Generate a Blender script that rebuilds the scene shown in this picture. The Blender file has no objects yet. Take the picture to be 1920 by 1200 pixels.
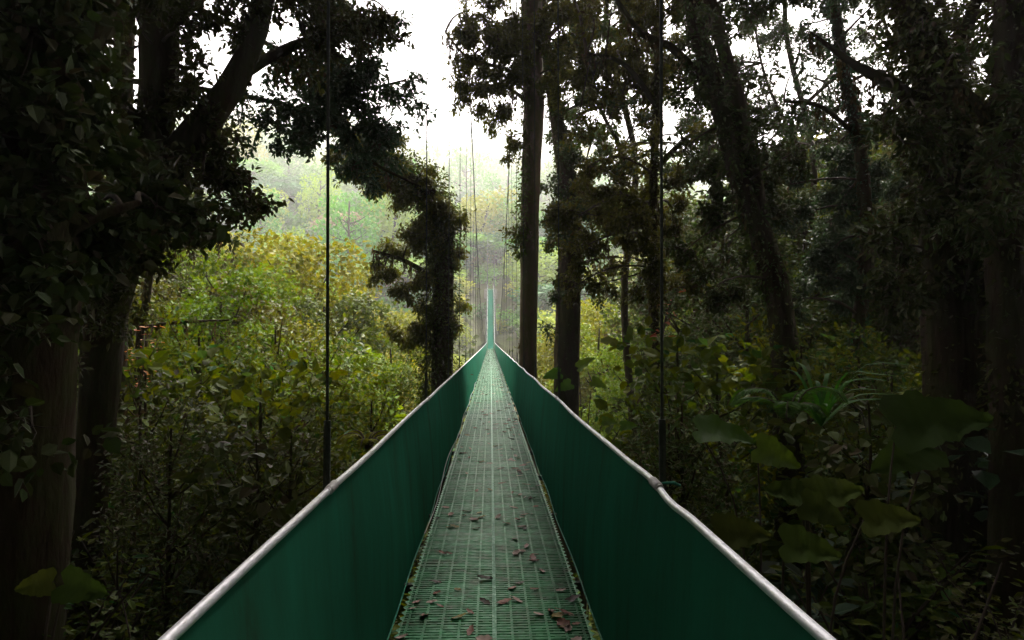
import bpy, math, random
import numpy as np
from mathutils import Vector, Matrix
R = math.radians
rng = np.random.default_rng(11)
random.seed(7)
scn = bpy.context.scene
col = scn.collection

# ------------------------------------------------------------------ camera, sky, sun, exposure
F = 1280.0 / 1920.0                      # focal length in picture widths
YAW = math.atan(40.0 / 1280.0)
cam_d = bpy.data.cameras.new("camera"); cam = bpy.data.objects.new("camera", cam_d); col.objects.link(cam)
cam_d.sensor_width = 36.0; cam_d.lens = 36.0 * F; cam_d.clip_start = 0.05; cam_d.clip_end = 3000
cam.location = (0, 0, 0); cam.rotation_euler = (R(90), 0, -YAW)
scn.camera = cam

SUN_EL, SUN_AZ = 57.0, 24.0              # azimuth clockwise from the bridge direction (+Y)
w = bpy.data.worlds.new("World"); scn.world = w; w.use_nodes = True
nt = w.node_tree; nt.nodes.clear()
sky = nt.nodes.new("ShaderNodeTexSky"); sky.sky_type = 'NISHITA'; sky.sun_disc = False
sky.sun_elevation = R(SUN_EL); sky.sun_rotation = R(SUN_AZ); sky.air_density = 1.0; sky.dust_density = 4.0; sky.altitude = 1400
mixn = nt.nodes.new("ShaderNodeMix"); mixn.data_type = 'RGBA'
mixn.inputs[0].default_value = 0.93      # overcast: the clouds cover nearly all of the blue
mixn.inputs[7].default_value = (11.0, 9.75, 10.35, 1)
bg = nt.nodes.new("ShaderNodeBackground"); bg.inputs[1].default_value = 0.080
wo = nt.nodes.new("ShaderNodeOutputWorld")
nt.links.new(sky.outputs[0], mixn.inputs[6]); nt.links.new(mixn.outputs[2], bg.inputs[0]); nt.links.new(bg.outputs[0], wo.inputs[0])

sd = bpy.data.lights.new("sun", 'SUN'); sd.energy = 4.2; sd.angle = R(9); sd.color = (1.0, 0.96, 0.86)
sun = bpy.data.objects.new("sun", sd); col.objects.link(sun)
_az, _el = R(SUN_AZ), R(SUN_EL)
sdir = Vector((math.sin(_az) * math.cos(_el), math.cos(_az) * math.cos(_el), math.sin(_el)))
sun.rotation_euler = sdir.to_track_quat('Z', 'Y').to_euler()

scn.view_settings.view_transform = 'Standard'; scn.view_settings.look = 'None'
scn.view_settings.exposure = 1.92; scn.view_settings.gamma = 1.0
scn.cycles.max_bounces = 6; scn.cycles.diffuse_bounces = 3; scn.cycles.glossy_bounces = 2
scn.cycles.transmission_bounces = 3; scn.cycles.volume_bounces = 5; scn.cycles.transparent_max_bounces = 4
scn.cycles.sample_clamp_indirect = 4.0

# ------------------------------------------------------------------ helpers
FWD = np.array([math.sin(YAW), math.cos(YAW), 0.0]); RGT = np.array([math.cos(YAW), -math.sin(YAW), 0.0]); UP = np.array([0, 0, 1.0])
def P(px, py, d):
    """the place at distance d seen at photo coordinate (px, py), photo 1920 wide"""
    return d * (FWD + RGT * (px - 960) / 1280.0 + UP * (600 - py) / 1280.0)
def scr(p):
    p = np.asarray(p, float); d = max(p @ FWD, 0.01)
    return 960 + 1280 * (p @ RGT) / d, 600 - 1280 * p[2] / d, d

def unit(v):
    v = np.asarray(v, float); return v / np.maximum(np.linalg.norm(v, axis=-1, keepdims=True), 1e-9)

class MB:
    def __init__(s): s.v = []; s.f = []; s.n = []; s.m = []; s.c = 0
    def add(s, v, loops, counts, mat=0):
        v = np.asarray(v, float).reshape(-1, 3)
        s.v.append(v); s.f.append(np.asarray(loops, np.int64).ravel() + s.c)
        counts = np.asarray(counts, np.int32).ravel(); s.n.append(counts)
        s.m.append(np.full(len(counts), mat, np.int32)); s.c += len(v)
    def quads(s, v, q, mat=0):
        q = np.asarray(q); s.add(v, q, np.full(len(q), q.shape[1]), mat)
    def box(s, c, h, mat=0, rot=None):
        k = np.array([[x, y, z] for x in (-1, 1) for y in (-1, 1) for z in (-1, 1)], float) * np.asarray(h, float)
        if rot is not None: k = k @ np.asarray(rot).T
        s.quads(k + np.asarray(c, float), [[0, 1, 3, 2], [4, 6, 7, 5], [0, 4, 5, 1], [2, 3, 7, 6], [0, 2, 6, 4], [1, 5, 7, 3]], mat)
    def tube(s, path, rad, n=8, lump=0.0, mat=0, cap=True):
        path = np.asarray(path, float); k = len(path); rad = np.broadcast_to(np.asarray(rad, float), (k,))
        t = unit(np.gradient(path, axis=0))
        ref = np.array([0.0, 0, 1]) if abs(t[0][2]) < 0.9 else np.array([1.0, 0, 0])
        a = unit(np.cross(t[0], ref)); vs = []
        ang = np.arange(n) * 2 * math.pi / n
        for i in range(k):
            a = unit(a - t[i] * (a @ t[i])); b = np.cross(t[i], a)
            r = rad[i] * (1 + lump * rng.standard_normal(n)) if lump else np.full(n, rad[i])
            vs.append(path[i] + np.outer(np.cos(ang) * r, a) + np.outer(np.sin(ang) * r, b))
        vs = np.concatenate(vs)
        i, j = np.meshgrid(np.arange(k - 1), np.arange(n), indexing='ij'); i = i.ravel(); j = j.ravel(); j2 = (j + 1) % n
        q = np.stack([i * n + j, i * n + j2, (i + 1) * n + j2, (i + 1) * n + j], 1)
        s.quads(vs, q, mat)
        if cap: s.add(np.concatenate([vs[:n][::-1], vs[-n:]]), np.arange(2 * n), [n, n], mat)
    def scatter(s, tv, tf, mats, pos, mat=0):
        """copies of a small face set (leaves) into this one mesh"""
        N = len(pos)
        if N == 0: return
        v = np.einsum('nij,kj->nki', mats, tv) + pos[:, None, :]
        loops, counts = [], []
        for f in tf: loops += list(f); counts.append(len(f))
        L = (np.asarray(loops)[None, :] + (np.arange(N) * len(tv))[:, None])
        s.add(v.reshape(-1, 3), L, np.tile(counts, N), mat)
    def mesh(s, name, mats, smooth=False):
        v = np.concatenate(s.v); f = np.concatenate(s.f); n = np.concatenate(s.n); m = np.concatenate(s.m)
        me = bpy.data.meshes.new(name)
        me.vertices.add(len(v)); me.vertices.foreach_set('co', v.astype(np.float32).ravel())
        me.loops.add(len(f)); me.loops.foreach_set('vertex_index', f.astype(np.int32))
        me.polygons.add(len(n)); st = np.zeros(len(n), np.int32); st[1:] = np.cumsum(n)[:-1]
        me.polygons.foreach_set('loop_start', st)
        me.polygons.foreach_set('material_index', m)
        me.polygons.foreach_set('use_smooth', np.full(len(n), bool(smooth)))
        for mm in (mats if isinstance(mats, (list, tuple)) else [mats]): me.materials.append(mm)
        me.update(calc_edges=True)
        return me

def tag(o, label=None, cat=None, group=None, kind=None):
    if label: o['label'] = label
    if cat: o['category'] = cat
    if group: o['group'] = group
    if kind: o['kind'] = kind
    return o
def link(name, me, parent=None, loc=None):
    o = bpy.data.objects.new(name, me); col.objects.link(o)
    if parent is not None: o.parent = parent
    if loc is not None: o.location = loc
    return o
def empty(name, loc=(0, 0, 0), label=None, cat=None, group=None):
    o = bpy.data.objects.new(name, None); col.objects.link(o); o.location = tuple(float(a) for a in loc); o.empty_display_size = 0.2
    return tag(o, label, cat, group)
def copy_thing(o, parent=None):
    c = o.copy(); col.objects.link(c)
    if parent is not None: c.parent = parent
    for ch in list(o.children): copy_thing(ch, c)
    return c
ORD = "first second third fourth fifth sixth seventh eighth ninth tenth eleventh twelfth thirteenth fourteenth fifteenth sixteenth seventeenth eighteenth nineteenth".split()
def ordinal(k):
    if k <= 19: return ORD[k - 1]
    tens = {2: "twent", 3: "thirt", 4: "fort", 5: "fift", 6: "sixt", 7: "sevent", 8: "eight", 9: "ninet"}[k // 10]
    return tens + "ieth" if k % 10 == 0 else tens + "y-" + ORD[k % 10 - 1]
def label_rows(items, fmt):
    """items: (object, look, zone, sort value); the label names look, place and order inside its zone"""
    z = {}
    for o, look, zone, key in items: z.setdefault((look, zone), []).append((key, o))
    for (look, zone), l in z.items():
        l.sort(key=lambda a: a[0])
        for k, (_, o) in enumerate(l):
            if len(l) == 1: o['label'] = "the only " + fmt.split(",")[0].format(look=look, zone=zone)
            else: o['label'] = fmt.format(look=look, zone=zone, nth=ordinal(k + 1))

# ------------------------------------------------------------------ materials
def new_mat(name):
    m = bpy.data.materials.new(name); m.use_nodes = True; t = m.node_tree; t.nodes.clear()
    return m, t, t.nodes.new("ShaderNodeOutputMaterial")
def ramp(t, stops, fac):
    r = t.nodes.new("ShaderNodeValToRGB"); e = r.color_ramp.elements
    e[0].position, e[0].color = stops[0][0], (*stops[0][1], 1); e[1].position, e[1].color = stops[-1][0], (*stops[-1][1], 1)
    for p, c in stops[1:-1]:
        q = e.new(p); q.color = (*c, 1)
    t.links.new(fac, r.inputs[0]); return r.outputs[0]
def leaf_mat(name, cols, trans=0.35, rough=0.5, spec=0.35, hue=0.03):
    m, t, out = new_mat(name)
    g = t.nodes.new("ShaderNodeNewGeometry"); oi = t.nodes.new("ShaderNodeObjectInfo")
    c = ramp(t, [(i / (len(cols) - 1), k) for i, k in enumerate(cols)], g.outputs['Random Per Island'])
    hs = t.nodes.new("ShaderNodeHueSaturation")
    mr = t.nodes.new("ShaderNodeMapRange"); mr.inputs[3].default_value = 0.5 - hue; mr.inputs[4].default_value = 0.5 + hue
    mv = t.nodes.new("ShaderNodeMapRange"); mv.inputs[3].default_value = 0.75; mv.inputs[4].default_value = 1.3
    t.links.new(oi.outputs['Random'], mr.inputs[0])
    wn = t.nodes.new("ShaderNodeTexWhiteNoise"); wn.noise_dimensions = '1D'; t.links.new(oi.outputs['Random'], wn.inputs['W']); t.links.new(wn.outputs[0], mv.inputs[0])
    t.links.new(mr.outputs[0], hs.inputs['Hue']); t.links.new(mv.outputs[0], hs.inputs['Value']); t.links.new(c, hs.inputs['Color'])
    b = t.nodes.new("ShaderNodeBsdfPrincipled"); b.inputs['Roughness'].default_value = rough; b.inputs['Specular IOR Level'].default_value = spec
    t.links.new(hs.outputs[0], b.inputs['Base Color'])
    tr = t.nodes.new("ShaderNodeBsdfTranslucent")
    hs2 = t.nodes.new("ShaderNodeHueSaturation"); hs2.inputs['Hue'].default_value = 0.485; hs2.inputs['Saturation'].default_value = 1.1; hs2.inputs['Value'].default_value = 1.5
    t.links.new(hs.outputs[0], hs2.inputs['Color']); t.links.new(hs2.outputs[0], tr.inputs[0])
    mx = t.nodes.new("ShaderNodeMixShader"); mx.inputs[0].default_value = trans
    t.links.new(b.outputs[0], mx.inputs[1]); t.links.new(tr.outputs[0], mx.inputs[2]); t.links.new(mx.outputs[0], out.inputs[0])
    return m
def noise_mat(name, cols, scale=4.0, rough=0.85, bump=0.4, stretch=(1, 1, 1), metal=0.0, spec=0.4, bscale=None):
    m, t, out = new_mat(name)
    tc = t.nodes.new("ShaderNodeTexCoord"); mp = t.nodes.new("ShaderNodeMapping"); mp.inputs['Scale'].default_value = stretch
    n = t.nodes.new("ShaderNodeTexNoise"); n.inputs['Scale'].default_value = scale; n.inputs['Detail'].default_value = 7; n.inputs['Roughness'].default_value = 0.65
    t.links.new(tc.outputs['Object'], mp.inputs[0]); t.links.new(mp.outputs[0], n.inputs['Vector'])
    c = ramp(t, [(0.3 + 0.4 * i / (len(cols) - 1), k) for i, k in enumerate(cols)], n.outputs[0])
    b = t.nodes.new("ShaderNodeBsdfPrincipled"); b.inputs['Roughness'].default_value = rough; b.inputs['Metallic'].default_value = metal
    b.inputs['Specular IOR Level'].default_value = spec
    t.links.new(c, b.inputs['Base Color'])
    if bump:
        n2 = t.nodes.new("ShaderNodeTexNoise"); n2.inputs['Scale'].default_value = bscale or scale * 3; n2.inputs['Detail'].default_value = 5
        t.links.new(mp.outputs[0], n2.inputs['Vector'])
        bp = t.nodes.new("ShaderNodeBump"); bp.inputs['Strength'].default_value = bump; bp.inputs['Distance'].default_value = 0.03
        t.links.new(n2.outputs[0], bp.inputs['Height']); t.links.new(bp.outputs[0], b.inputs['Normal'])
    t.links.new(b.outputs[0], out.inputs[0]); return m

M = {}
M['dark_leaf'] = leaf_mat("dark_leaf", [(.052, .060, .014), (.042, .070, .014), (.060, .085, .016), (.062, .046, .020)], trans=.18, rough=.55, spec=.15)
M['blue_leaf'] = leaf_mat("blue_green_leaf", [(.026, .050, .016), (.030, .075, .030), (.028, .040, .012)], trans=.25, rough=.5, spec=.2)
M['vine_leaf'] = leaf_mat("vine_leaf", [(.050, .060, .008), (.065, .085, .010), (.080, .10, .012), (.050, .042, .009)], trans=.28, spec=.15)
M['under_leaf'] = leaf_mat("undergrowth_leaf", [(.040, .058, .006), (.055, .085, .008), (.085, .10, .008), (.022, .075, .018)], trans=.36, rough=.55, spec=.08)
M['big_leaf'] = leaf_mat("large_leaf", [(.040, .058, .012), (.050, .075, .016)], trans=.3, rough=.7, spec=.03)
M['bright_leaf'] = leaf_mat("bright_leaf", [(.045, .12, .015), (.07, .14, .02)], trans=.35, rough=.5, spec=.15)
M['olive'] = leaf_mat("olive_leaf", [(.10, .125, .006), (.14, .16, .008), (.19, .19, .009), (.09, .10, .006)], trans=.32, spec=.1, hue=.018)
M['green'] = leaf_mat("green_leaf", [(.07, .13, .008), (.09, .16, .010), (.13, .19, .012)], trans=.32, spec=.1, hue=.02)
M['far_green'] = leaf_mat("hill_green_leaf", [(.085, .20, .020), (.12, .24, .025), (.07, .16, .02)], trans=.25, spec=.08)
M['far_olive'] = leaf_mat("hill_olive_leaf", [(.17, .23, .018), (.22, .27, .022), (.13, .18, .016)], trans=.25, spec=.08)
M['far_tan'] = leaf_mat("hill_tan_leaf", [(.22, .17, .08), (.27, .21, .11), (.17, .13, .06)], trans=.25, spec=.08, hue=.01)
M['far_dark'] = leaf_mat("hill_dark_leaf", [(.045, .11, .03), (.06, .13, .04), (.03, .08, .02)], trans=.2, spec=.08)
M['rust_leaf'] = leaf_mat("rust_leaf", [(.30, .09, .03), (.38, .16, .05), (.2, .05, .03)], trans=.3)
M['bark'] = noise_mat("dark_bark", [(.024, .016, .009), (.042, .028, .016), (.04, .042, .014), (.06, .042, .026)], 4, .95, 1.0, (1, 1, .3), bscale=16, spec=.1)
M['moss_bark'] = noise_mat("mossy_bark", [(.06, .038, .024), (.12, .072, .044), (.085, .08, .022), (.16, .10, .07), (.34, .26, .20)], 3.2, .95, .9, (1, 1, .4), bscale=14)
M['twig'] = noise_mat("twig_bark", [(.03, .02, .013), (.07, .05, .03)], 8, .9, 0)
M['moss'] = leaf_mat("hanging_moss", [(.05, .04, .018), (.09, .065, .025), (.05, .06, .018)], trans=.2, rough=.8, spec=.1)
M['soil'] = noise_mat("forest_soil", [(.025, .020, .008), (.05, .055, .014), (.07, .09, .022)], .35, .95, .5)

# ------------------------------------------------------------------ terrain
def wob(x, y):
    return (2.2 * np.sin(x * .043 + 1.3) * np.cos(y * .037 + .4) + 1.2 * np.sin(x * .11 + y * .07) + .5 * np.sin(x * .31 - y * .23 + 2))
def ground(x, y):
    x = np.asarray(x, float); y = np.asarray(y, float)
    near = np.where(y > 0, -3.2 - .27 * y, -3.2 - .75 * y)
    near = np.minimum(near, 9.0)
    near = near + np.clip(x - 2.5, 0, 22) * .33 * np.clip(1 - y / 90, .2, 1) + np.clip(-x - 4, 0, 40) * .07
    far = -23 + .50 * np.clip(y - 78, 0, 62) + .19 * np.clip(y - 140, 0, 360) + .23 * np.clip(y - 500, 0, 1500)
    far = far + np.clip(-x - 30, 0, 400) * .10 * np.clip((y - 120) / 100, 0, 1) - np.clip(x - 20, 0, 300) * .05 * np.clip((y - 120) / 100, 0, 1)
    k = np.clip((y - 68) / 20, 0, 1); k = k * k * (3 - 2 * k)
    amp = np.clip((np.hypot(x, y) - 8) / 60, 0.05, 1) * np.clip(1 - np.exp(-((y - 138) / 9) ** 2 - (x / 8) ** 2), 0, 1)
    amp2 = 1 + 3 * np.clip((y - 170) / 150, 0, 1)
    far = far - 5.0 * np.exp(-((y - 131) / 13) ** 2 - (x / 9) ** 2)
    return near * (1 - k) + far * k + wob(x, y) * amp + amp * (amp2 - 1) * 1.2 * np.sin(x * .021 + y * .013) * 2
ys = np.concatenate([np.linspace(-60, 60, 100), np.linspace(62, 200, 80), np.concatenate([np.linspace(205, 900, 80), np.linspace(920, 1900, 40)])])
xs = np.concatenate([np.linspace(-1000, -62, 90), np.linspace(-60, 60, 100), np.linspace(62, 1000, 90)])
X, Y = np.meshgrid(xs, ys); Z = ground(X, Y)
nx_, ny_ = len(xs), len(ys)
i, j = np.meshgrid(np.arange(ny_ - 1), np.arange(nx_ - 1), indexing='ij'); b0 = (i * nx_ + j).ravel()
mb = MB(); mb.quads(np.stack([X, Y, Z], -1).reshape(-1, 3), np.stack([b0, b0 + 1, b0 + nx_ + 1, b0 + nx_], 1))
tag(link("terrain", mb.mesh("terrain", M['soil'], True)), kind='structure')

# ------------------------------------------------------------------ suspension bridge
CX = .02
def deckz(y):
    y = np.asarray(y, float)
    z = -1.50 - .0300 * y + .00002 * y * y
    a = np.clip(y - 104, 0, 10)
    return z + .020 * a * a + .40 * np.clip(y - 114, 0, 60)
BR0, BR1 = -3.0, 138.0
def cablez(y):
    y = np.asarray(y, float)
    return -1.3 + .0042 * (y - 62) ** 2 * np.where(y > 62, .82, 1.0)

def deck_material():
    m, t, out = new_mat("green_painted_grating")
    tc = t.nodes.new("ShaderNodeTexCoord")
    n = t.nodes.new("ShaderNodeTexNoise"); n.inputs['Scale'].default_value = 9; n.inputs['Detail'].default_value = 8; n.inputs['Roughness'].default_value = .7
    t.links.new(tc.outputs['Object'], n.inputs['Vector'])
    c = ramp(t, [(.3, (.022, .030, .006)), (.45, (.006, .070, .020)), (.6, (.008, .115, .036)), (.75, (.03, .15, .055))], n.outputs[0])
    b = t.nodes.new("ShaderNodeBsdfPrincipled"); t.links.new(c, b.inputs['Base Color']); b.inputs['Metallic'].default_value = .8
    r = t.nodes.new("ShaderNodeMapRange"); r.inputs[3].default_value = .16; r.inputs[4].default_value = .62; b.inputs['Specular IOR Level'].default_value = .3
    n2 = t.nodes.new("ShaderNodeTexNoise"); n2.inputs['Scale'].default_value = 25; n2.inputs['Detail'].default_value = 3; t.links.new(tc.outputs['Object'], n2.inputs['Vector'])
    t.links.new(n2.outputs[0], r.inputs[0]); t.links.new(r.outputs[0], b.inputs['Roughness'])
    bp = t.nodes.new("ShaderNodeBump"); bp.inputs['Strength'].default_value = .5; bp.inputs['Distance'].default_value = .004
    t.links.new(n2.outputs[0], bp.inputs['Height']); t.links.new(bp.outputs[0], b.inputs['Normal'])
    t.links.new(b.outputs[0], out.inputs[0]); return m
def panel_material():
    m, t, out = new_mat("green_screen_cloth")
    tc = t.nodes.new("ShaderNodeTexCoord")
    n = t.nodes.new("ShaderNodeTexNoise"); n.inputs['Scale'].default_value = 3.2; n.inputs['Detail'].default_value = 8; n.inputs['Roughness'].default_value = .7
    mp = t.nodes.new("ShaderNodeMapping"); mp.inputs['Scale'].default_value = (1, 1, .25)
    t.links.new(tc.outputs['Object'], mp.inputs[0]); t.links.new(mp.outputs[0], n.inputs['Vector'])
    c = ramp(t, [(.25, (.055, .10, .06)), (.42, (.042, .195, .118)), (.7, (.044, .26, .165))], n.outputs[0])
    b = t.nodes.new("ShaderNodeBsdfPrincipled"); b.inputs['Roughness'].default_value = .6; t.links.new(c, b.inputs['Base Color']); b.inputs['Specular IOR Level'].default_value = .0
    tr = t.nodes.new("ShaderNodeBsdfTranslucent"); t.links.new(c, tr.inputs[0])
    mx = t.nodes.new("ShaderNodeMixShader"); mx.inputs[0].default_value = .50
    t.links.new(b.outputs[0], mx.inputs[1]); t.links.new(tr.outputs[0], mx.inputs[2]); t.links.new(mx.outputs[0], out.inputs[0]); return m
M['deck'] = deck_material(); M['panel'] = panel_material()
M['rail'] = noise_mat("galvanised_pipe", [(.74, .74, .78), (.84, .84, .88), (.66, .64, .64)], 14, .34, .15, metal=.55)
M['tape'] = noise_mat("joint_collar", [(.38, .36, .36), (.5, .48, .48)], 20, .55, .2)
M['cable'] = noise_mat("steel_cable", [(.030, .038, .030), (.06, .07, .055)], 30, .7, .3, metal=0, spec=.2)
M['cord'] = noise_mat("green_cord", [(.01, .16, .10), (.02, .25, .15)], 30, .6, .2)

bridge = empty("suspension_bridge", (CX, 0, 0), "long narrow green suspension footbridge with white handrails crossing the forest valley", "bridge")
# deck grating: ribs along, bars across, scalloped edges
mb = MB()
yy = np.concatenate([np.arange(BR0, 12, .3), np.arange(12, BR1, .6), [BR1]])
def strip(mb, x0, x1, dz, th, yy=yy, xf=None):
    z = deckz(yy) + dz; n = len(yy)
    xa = np.full(n, x0) if xf is None else xf(yy, x0); xb = np.full(n, x1) if xf is None else xf(yy, x1)
    v = np.stack([np.stack([xa, yy, z], 1), np.stack([xb, yy, z], 1), np.stack([xb, yy, z - th], 1), np.stack([xa, yy, z - th], 1)], 1).reshape(-1, 3)
    b = np.arange(n - 1) * 4; q = []
    for a, c in ((0, 1), (1, 2), (2, 3), (3, 0)): q.append(np.stack([b + a, b + 4 + a, b + 4 + c, b + c], 1))
    mb.quads(v, np.concatenate(q))
for k in range(-5, 6):
    wv = .006 if k else .017
    if k == 0: continue
    strip(mb, k * .092 - wv, k * .092 + wv, .003 if k else .005, .02)
yb = np.arange(BR0, BR1, .033); nb_ = len(yb)
# cross bars, each cut in staggered pieces between the ribs
sl = np.gradient(deckz(yb), yb)
tv = np.array([[x, y, z] for x in (-1, 1) for y in (-1, 1) for z in (-1, 1)], float)
tf = [[0, 1, 3, 2], [4, 6, 7, 5], [0, 4, 5, 1], [2, 3, 7, 6], [0, 2, 6, 4], [1, 5, 7, 3]]
mats_, pos_ = [], []
hw = .0105 + rng.uniform(-.0012, .0012, nb_)
A = np.zeros((nb_, 3, 3)); A[:, 0, 0] = .495; A[:, 1, 1] = hw; A[:, 2, 1] = hw * (sl + rng.normal(0, .018, nb_)); A[:, 2, 2] = .003
A[:, 2, 0] = rng.normal(0, .0007, nb_)
Pp = np.stack([np.zeros(nb_), yb, deckz(yb) - .003], 1)
mb.scatter(tv, tf, A, Pp)
# short staggered lugs that close every other slot
nearb = yb[yb < 40]
lx, ly = [], []
for k in range(-5, 5):
    s_ = nearb[(np.arange(len(nearb)) % 2) == (k % 2)]
    lx += [k * .092 + .046] * len(s_); ly += list(s_ + .0165)
lx = np.array(lx); ly = np.array(ly); A = np.zeros((len(lx), 3, 3)); A[:, 0, 0] = .017; A[:, 1, 1] = .0068; A[:, 2, 2] = .002
mb.scatter(tv, tf, A, np.stack([lx, ly, deckz(ly) - .0045], 1))
ye = np.arange(BR0, BR1, .011); 
for s in (-1, 1):
    xo = s * (.500 + .010 * np.sin(ye * 2 * math.pi / .075)); n = len(ye); z = deckz(ye)
    v = np.stack([np.stack([np.full(n, s * .485), ye, z + .0015], 1), np.stack([xo, ye, z + .004], 1)], 1).reshape(-1, 3)
    b = np.arange(n - 1) * 2; mb.quads(v, np.stack([b, b + 1, b + 3, b + 2] if s > 0 else [b, b + 2, b + 3, b + 1], 1))
link("deck", mb.mesh("deck", M['deck']), bridge)
mb = MB()
for x in (-.42, 0.0, .42): mb.tube(np.stack([np.full(len(yy), x), yy, deckz(yy) - .09], 1), .014, 6)
for y in np.arange(BR0 + .5, BR1, 1.7): mb.box((0, y, deckz(y) - .052), (.58, .02, .026))
ym = np.concatenate([np.arange(105, 118, .5), np.arange(118, 137.6, 1.0)]); mm_ = MB(); strip(mm_, -.003, -.0005, .0085, .004, yy[yy < 106]); strip(mm_, -.011, .011, .0055, .02, yy[yy < 106]); link("centre_seam", mm_.mesh("centre_seam", noise_mat("glint_flecked_seam", [(.03, .12, .06), (.10, .24, .15), (.40, .55, .46)], 30, .3, .3, metal=.5)), bridge)  # pale flecks in the seam's colour stand in for broken glints
mm_ = MB(); strip(mm_, -.49, .49, .014, .006, ym)  # matte sheet added over the rising deck to stop the sun's glare
link("ramp_glare_sheet", mm_.mesh("ramp_glare_sheet", noise_mat("matte_green_sheet", [(.001, .055, .034), (.001, .075, .046), (.010, .03, .02)], 1.5, 1.0, 0, spec=0.0)), bridge)
link("floor_beams", mb.mesh("floor_beams", M['cable']), bridge)
# hangers, posts
hang = [2.58, 6.5] + [6.5 + 3.45 * k for k in range(1, 39)]
hang = [h for h in hang if h < 137]
WR = {-1: .62, 1: .61}
for s in (-1, 1):
    # handrail: pipe lengths joined at collars
    yr = np.concatenate([np.arange(BR0, 14, .1), np.arange(14, 100, .5), np.arange(100, BR1, .4)])
    def railx(y): return s * (WR[s] + .006 * np.sin(np.asarray(y) * 1.9 + s))
    def railz(y):
        y = np.asarray(y, float); z = deckz(y) + .95 - .012 * np.abs(np.sin((y - 2.58) * math.pi / 3.45)) ** 1
        if s > 0: z = z - .014 * np.exp(-((y - 2.36) / .16) ** 2) + .008 * np.exp(-((y - 2.72) / .25) ** 2)
        return z
    mb = MB(); mb.tube(np.stack([railx(yr), yr, railz(yr)], 1), .0128, 14)
    hr = link("handrail", mb.mesh("handrail", M['rail'], True), bridge)
    cm = None
    for h in hang:
        if cm is None:
            mc = MB(); yc = np.array([-.055, -.05, -.045, .045, .05, .055]); mc.tube(np.stack([yc * 0, yc, yc * 0], 1), [.0135, .0165, .0178, .0178, .0165, .0135], 14)
            mc.tube([[0, -.075, 0], [0, -.062, 0]], .0145, 12)
            cm = mc.mesh("collar", M['tape'], True)
        link("collar", cm, hr, (float(railx(h)), h, float(railz(h))))
    # screen cloth
    yp = np.concatenate([np.arange(BR0, 20, .12), np.arange(20, BR1, .5)]); kz = np.linspace(0, 1, 9)
    V = []
    for t_ in kz:
        x = railx(yp) * (t_) + s * .56 * (1 - t_) + s * .010 * np.sin(math.pi * t_) * np.sin(yp * 2.7 + 2 * t_) - s * .012 * math.sin(math.pi * t_)
        z = (deckz(yp) - .06) * (1 - t_) + (railz(yp) - .012) * t_
        V.append(np.stack([x, yp, z], 1))
    V = np.stack(V); a, n = V.shape[:2]
    mb = MB()
    for off in (0, .003):
        W = V.reshape(-1, 3).copy(); W[:, 0] += s * off
        i, j = np.meshgrid(np.arange(a - 1), np.arange(n - 1), indexing='ij'); b = (i * n + j).ravel()
        mb.quads(W, np.stack([b, b + 1, b + n + 1, b + n] if (s > 0) == (off == 0) else [b, b + n, b + n + 1, b + 1], 1))
    pn = link("side_panel", mb.mesh("side_panel", M['panel'], True), bridge)
    mb = MB(); yq = np.arange(BR0, 60, .15)
    mb.tube(np.stack([s * (.535 + .006 * np.sin(yq * 3)), yq, deckz(yq) + .01 + .01 * np.sin(yq * 2.1)], 1), .0045, 6)
    if s > 0:
        sm = MB(); sm.tube([[.62, 2.55, float(railz(2.55)) + .012], [.66, 2.52, float(railz(2.55)) + .02], [.69, 2.54, float(railz(2.55)) + .005]], [.004, .007, .005], 5)
        link("strap", sm.mesh("strap", M['cord'], True), bridge)
    link("cord", mb.mesh("cord", M['cord'], True), bridge)
    mb = MB(); yc = np.arange(-26, 150, 2.0)
    mb.tube(np.stack([np.full(len(yc), s * .60), yc, cablez(yc)], 1), .016, 8)
    link("main_cable", mb.mesh("main_cable", M['cable'], True), bridge)
    for h in hang:
        z0 = float(deckz(h)) - .05; z1 = float(cablez(h)); 
        if z1 < z0 + 1.1: z1 = z0 + 1.1
        mb = MB(); xr = s * .635
        mb.tube([[xr, h, z0], [s * .60, h, z1]], .0062 if h < 25 else .011, 6)
        mb.tube([[xr, h, z0 + .96], [xr - s * .003, h, z0 + 1.25]], .014, 6)
        link("hanger", mb.mesh("hanger", M['cable']), bridge)
# thin pale messenger wire lying along the left edge of the deck
mb = MB(); yq = np.arange(5.2, 24, .2)
mb.tube(np.stack([-.53 + .02 * np.sin(yq * 1.3), yq, deckz(yq) + .02 + .03 * np.abs(np.sin(yq * .5))], 1), .004, 5)
link("wire", mb.mesh("wire", M['tape'], True), bridge)
# concrete landing and green gate frame at the far end
mb = MB(); mb.box((0, BR1 + 1.6, float(deckz(BR1)) - 1.0), (1.3, 1.6, .95))
link("landing", mb.mesh("landing", noise_mat("mossy_concrete", [(.1, .1, .08), (.2, .2, .17)], 3, .9, .3)), bridge)

# ------------------------------------------------------------------ leaves and crowns
LEAF = (np.array([[0, 0, 0], [-.22, .28, .05], [-.19, .66, .04], [0, 1, -.07], [.19, .66, .04], [.22, .28, .05]]), [[0, 3, 2, 1], [0, 5, 4, 3]])
LEAFW = (np.array([[0, 0, 0], [-.34, .25, .05], [-.32, .62, .04], [0, 1, -.1], [.32, .62, .04], [.34, .25, .05]]), [[0, 3, 2, 1], [0, 5, 4, 3]])
TUFT = (np.array([[0, 0, 0], [-.42, .3, .1], [-.25, .8, .0], [.1, 1, -.1], [.42, .55, .12]]), [[0, 4, 3], [0, 3, 2, 1]])
def leaf_frames(d, up, size, jit=.6):
    n = len(d); d = unit(d); u = unit(up + jit * rng.standard_normal((n, 3)))
    x = unit(np.cross(d, u)); z = np.cross(x, d)
    return np.stack([x, d, z], 2) * np.asarray(size)[:, None, None]
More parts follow.
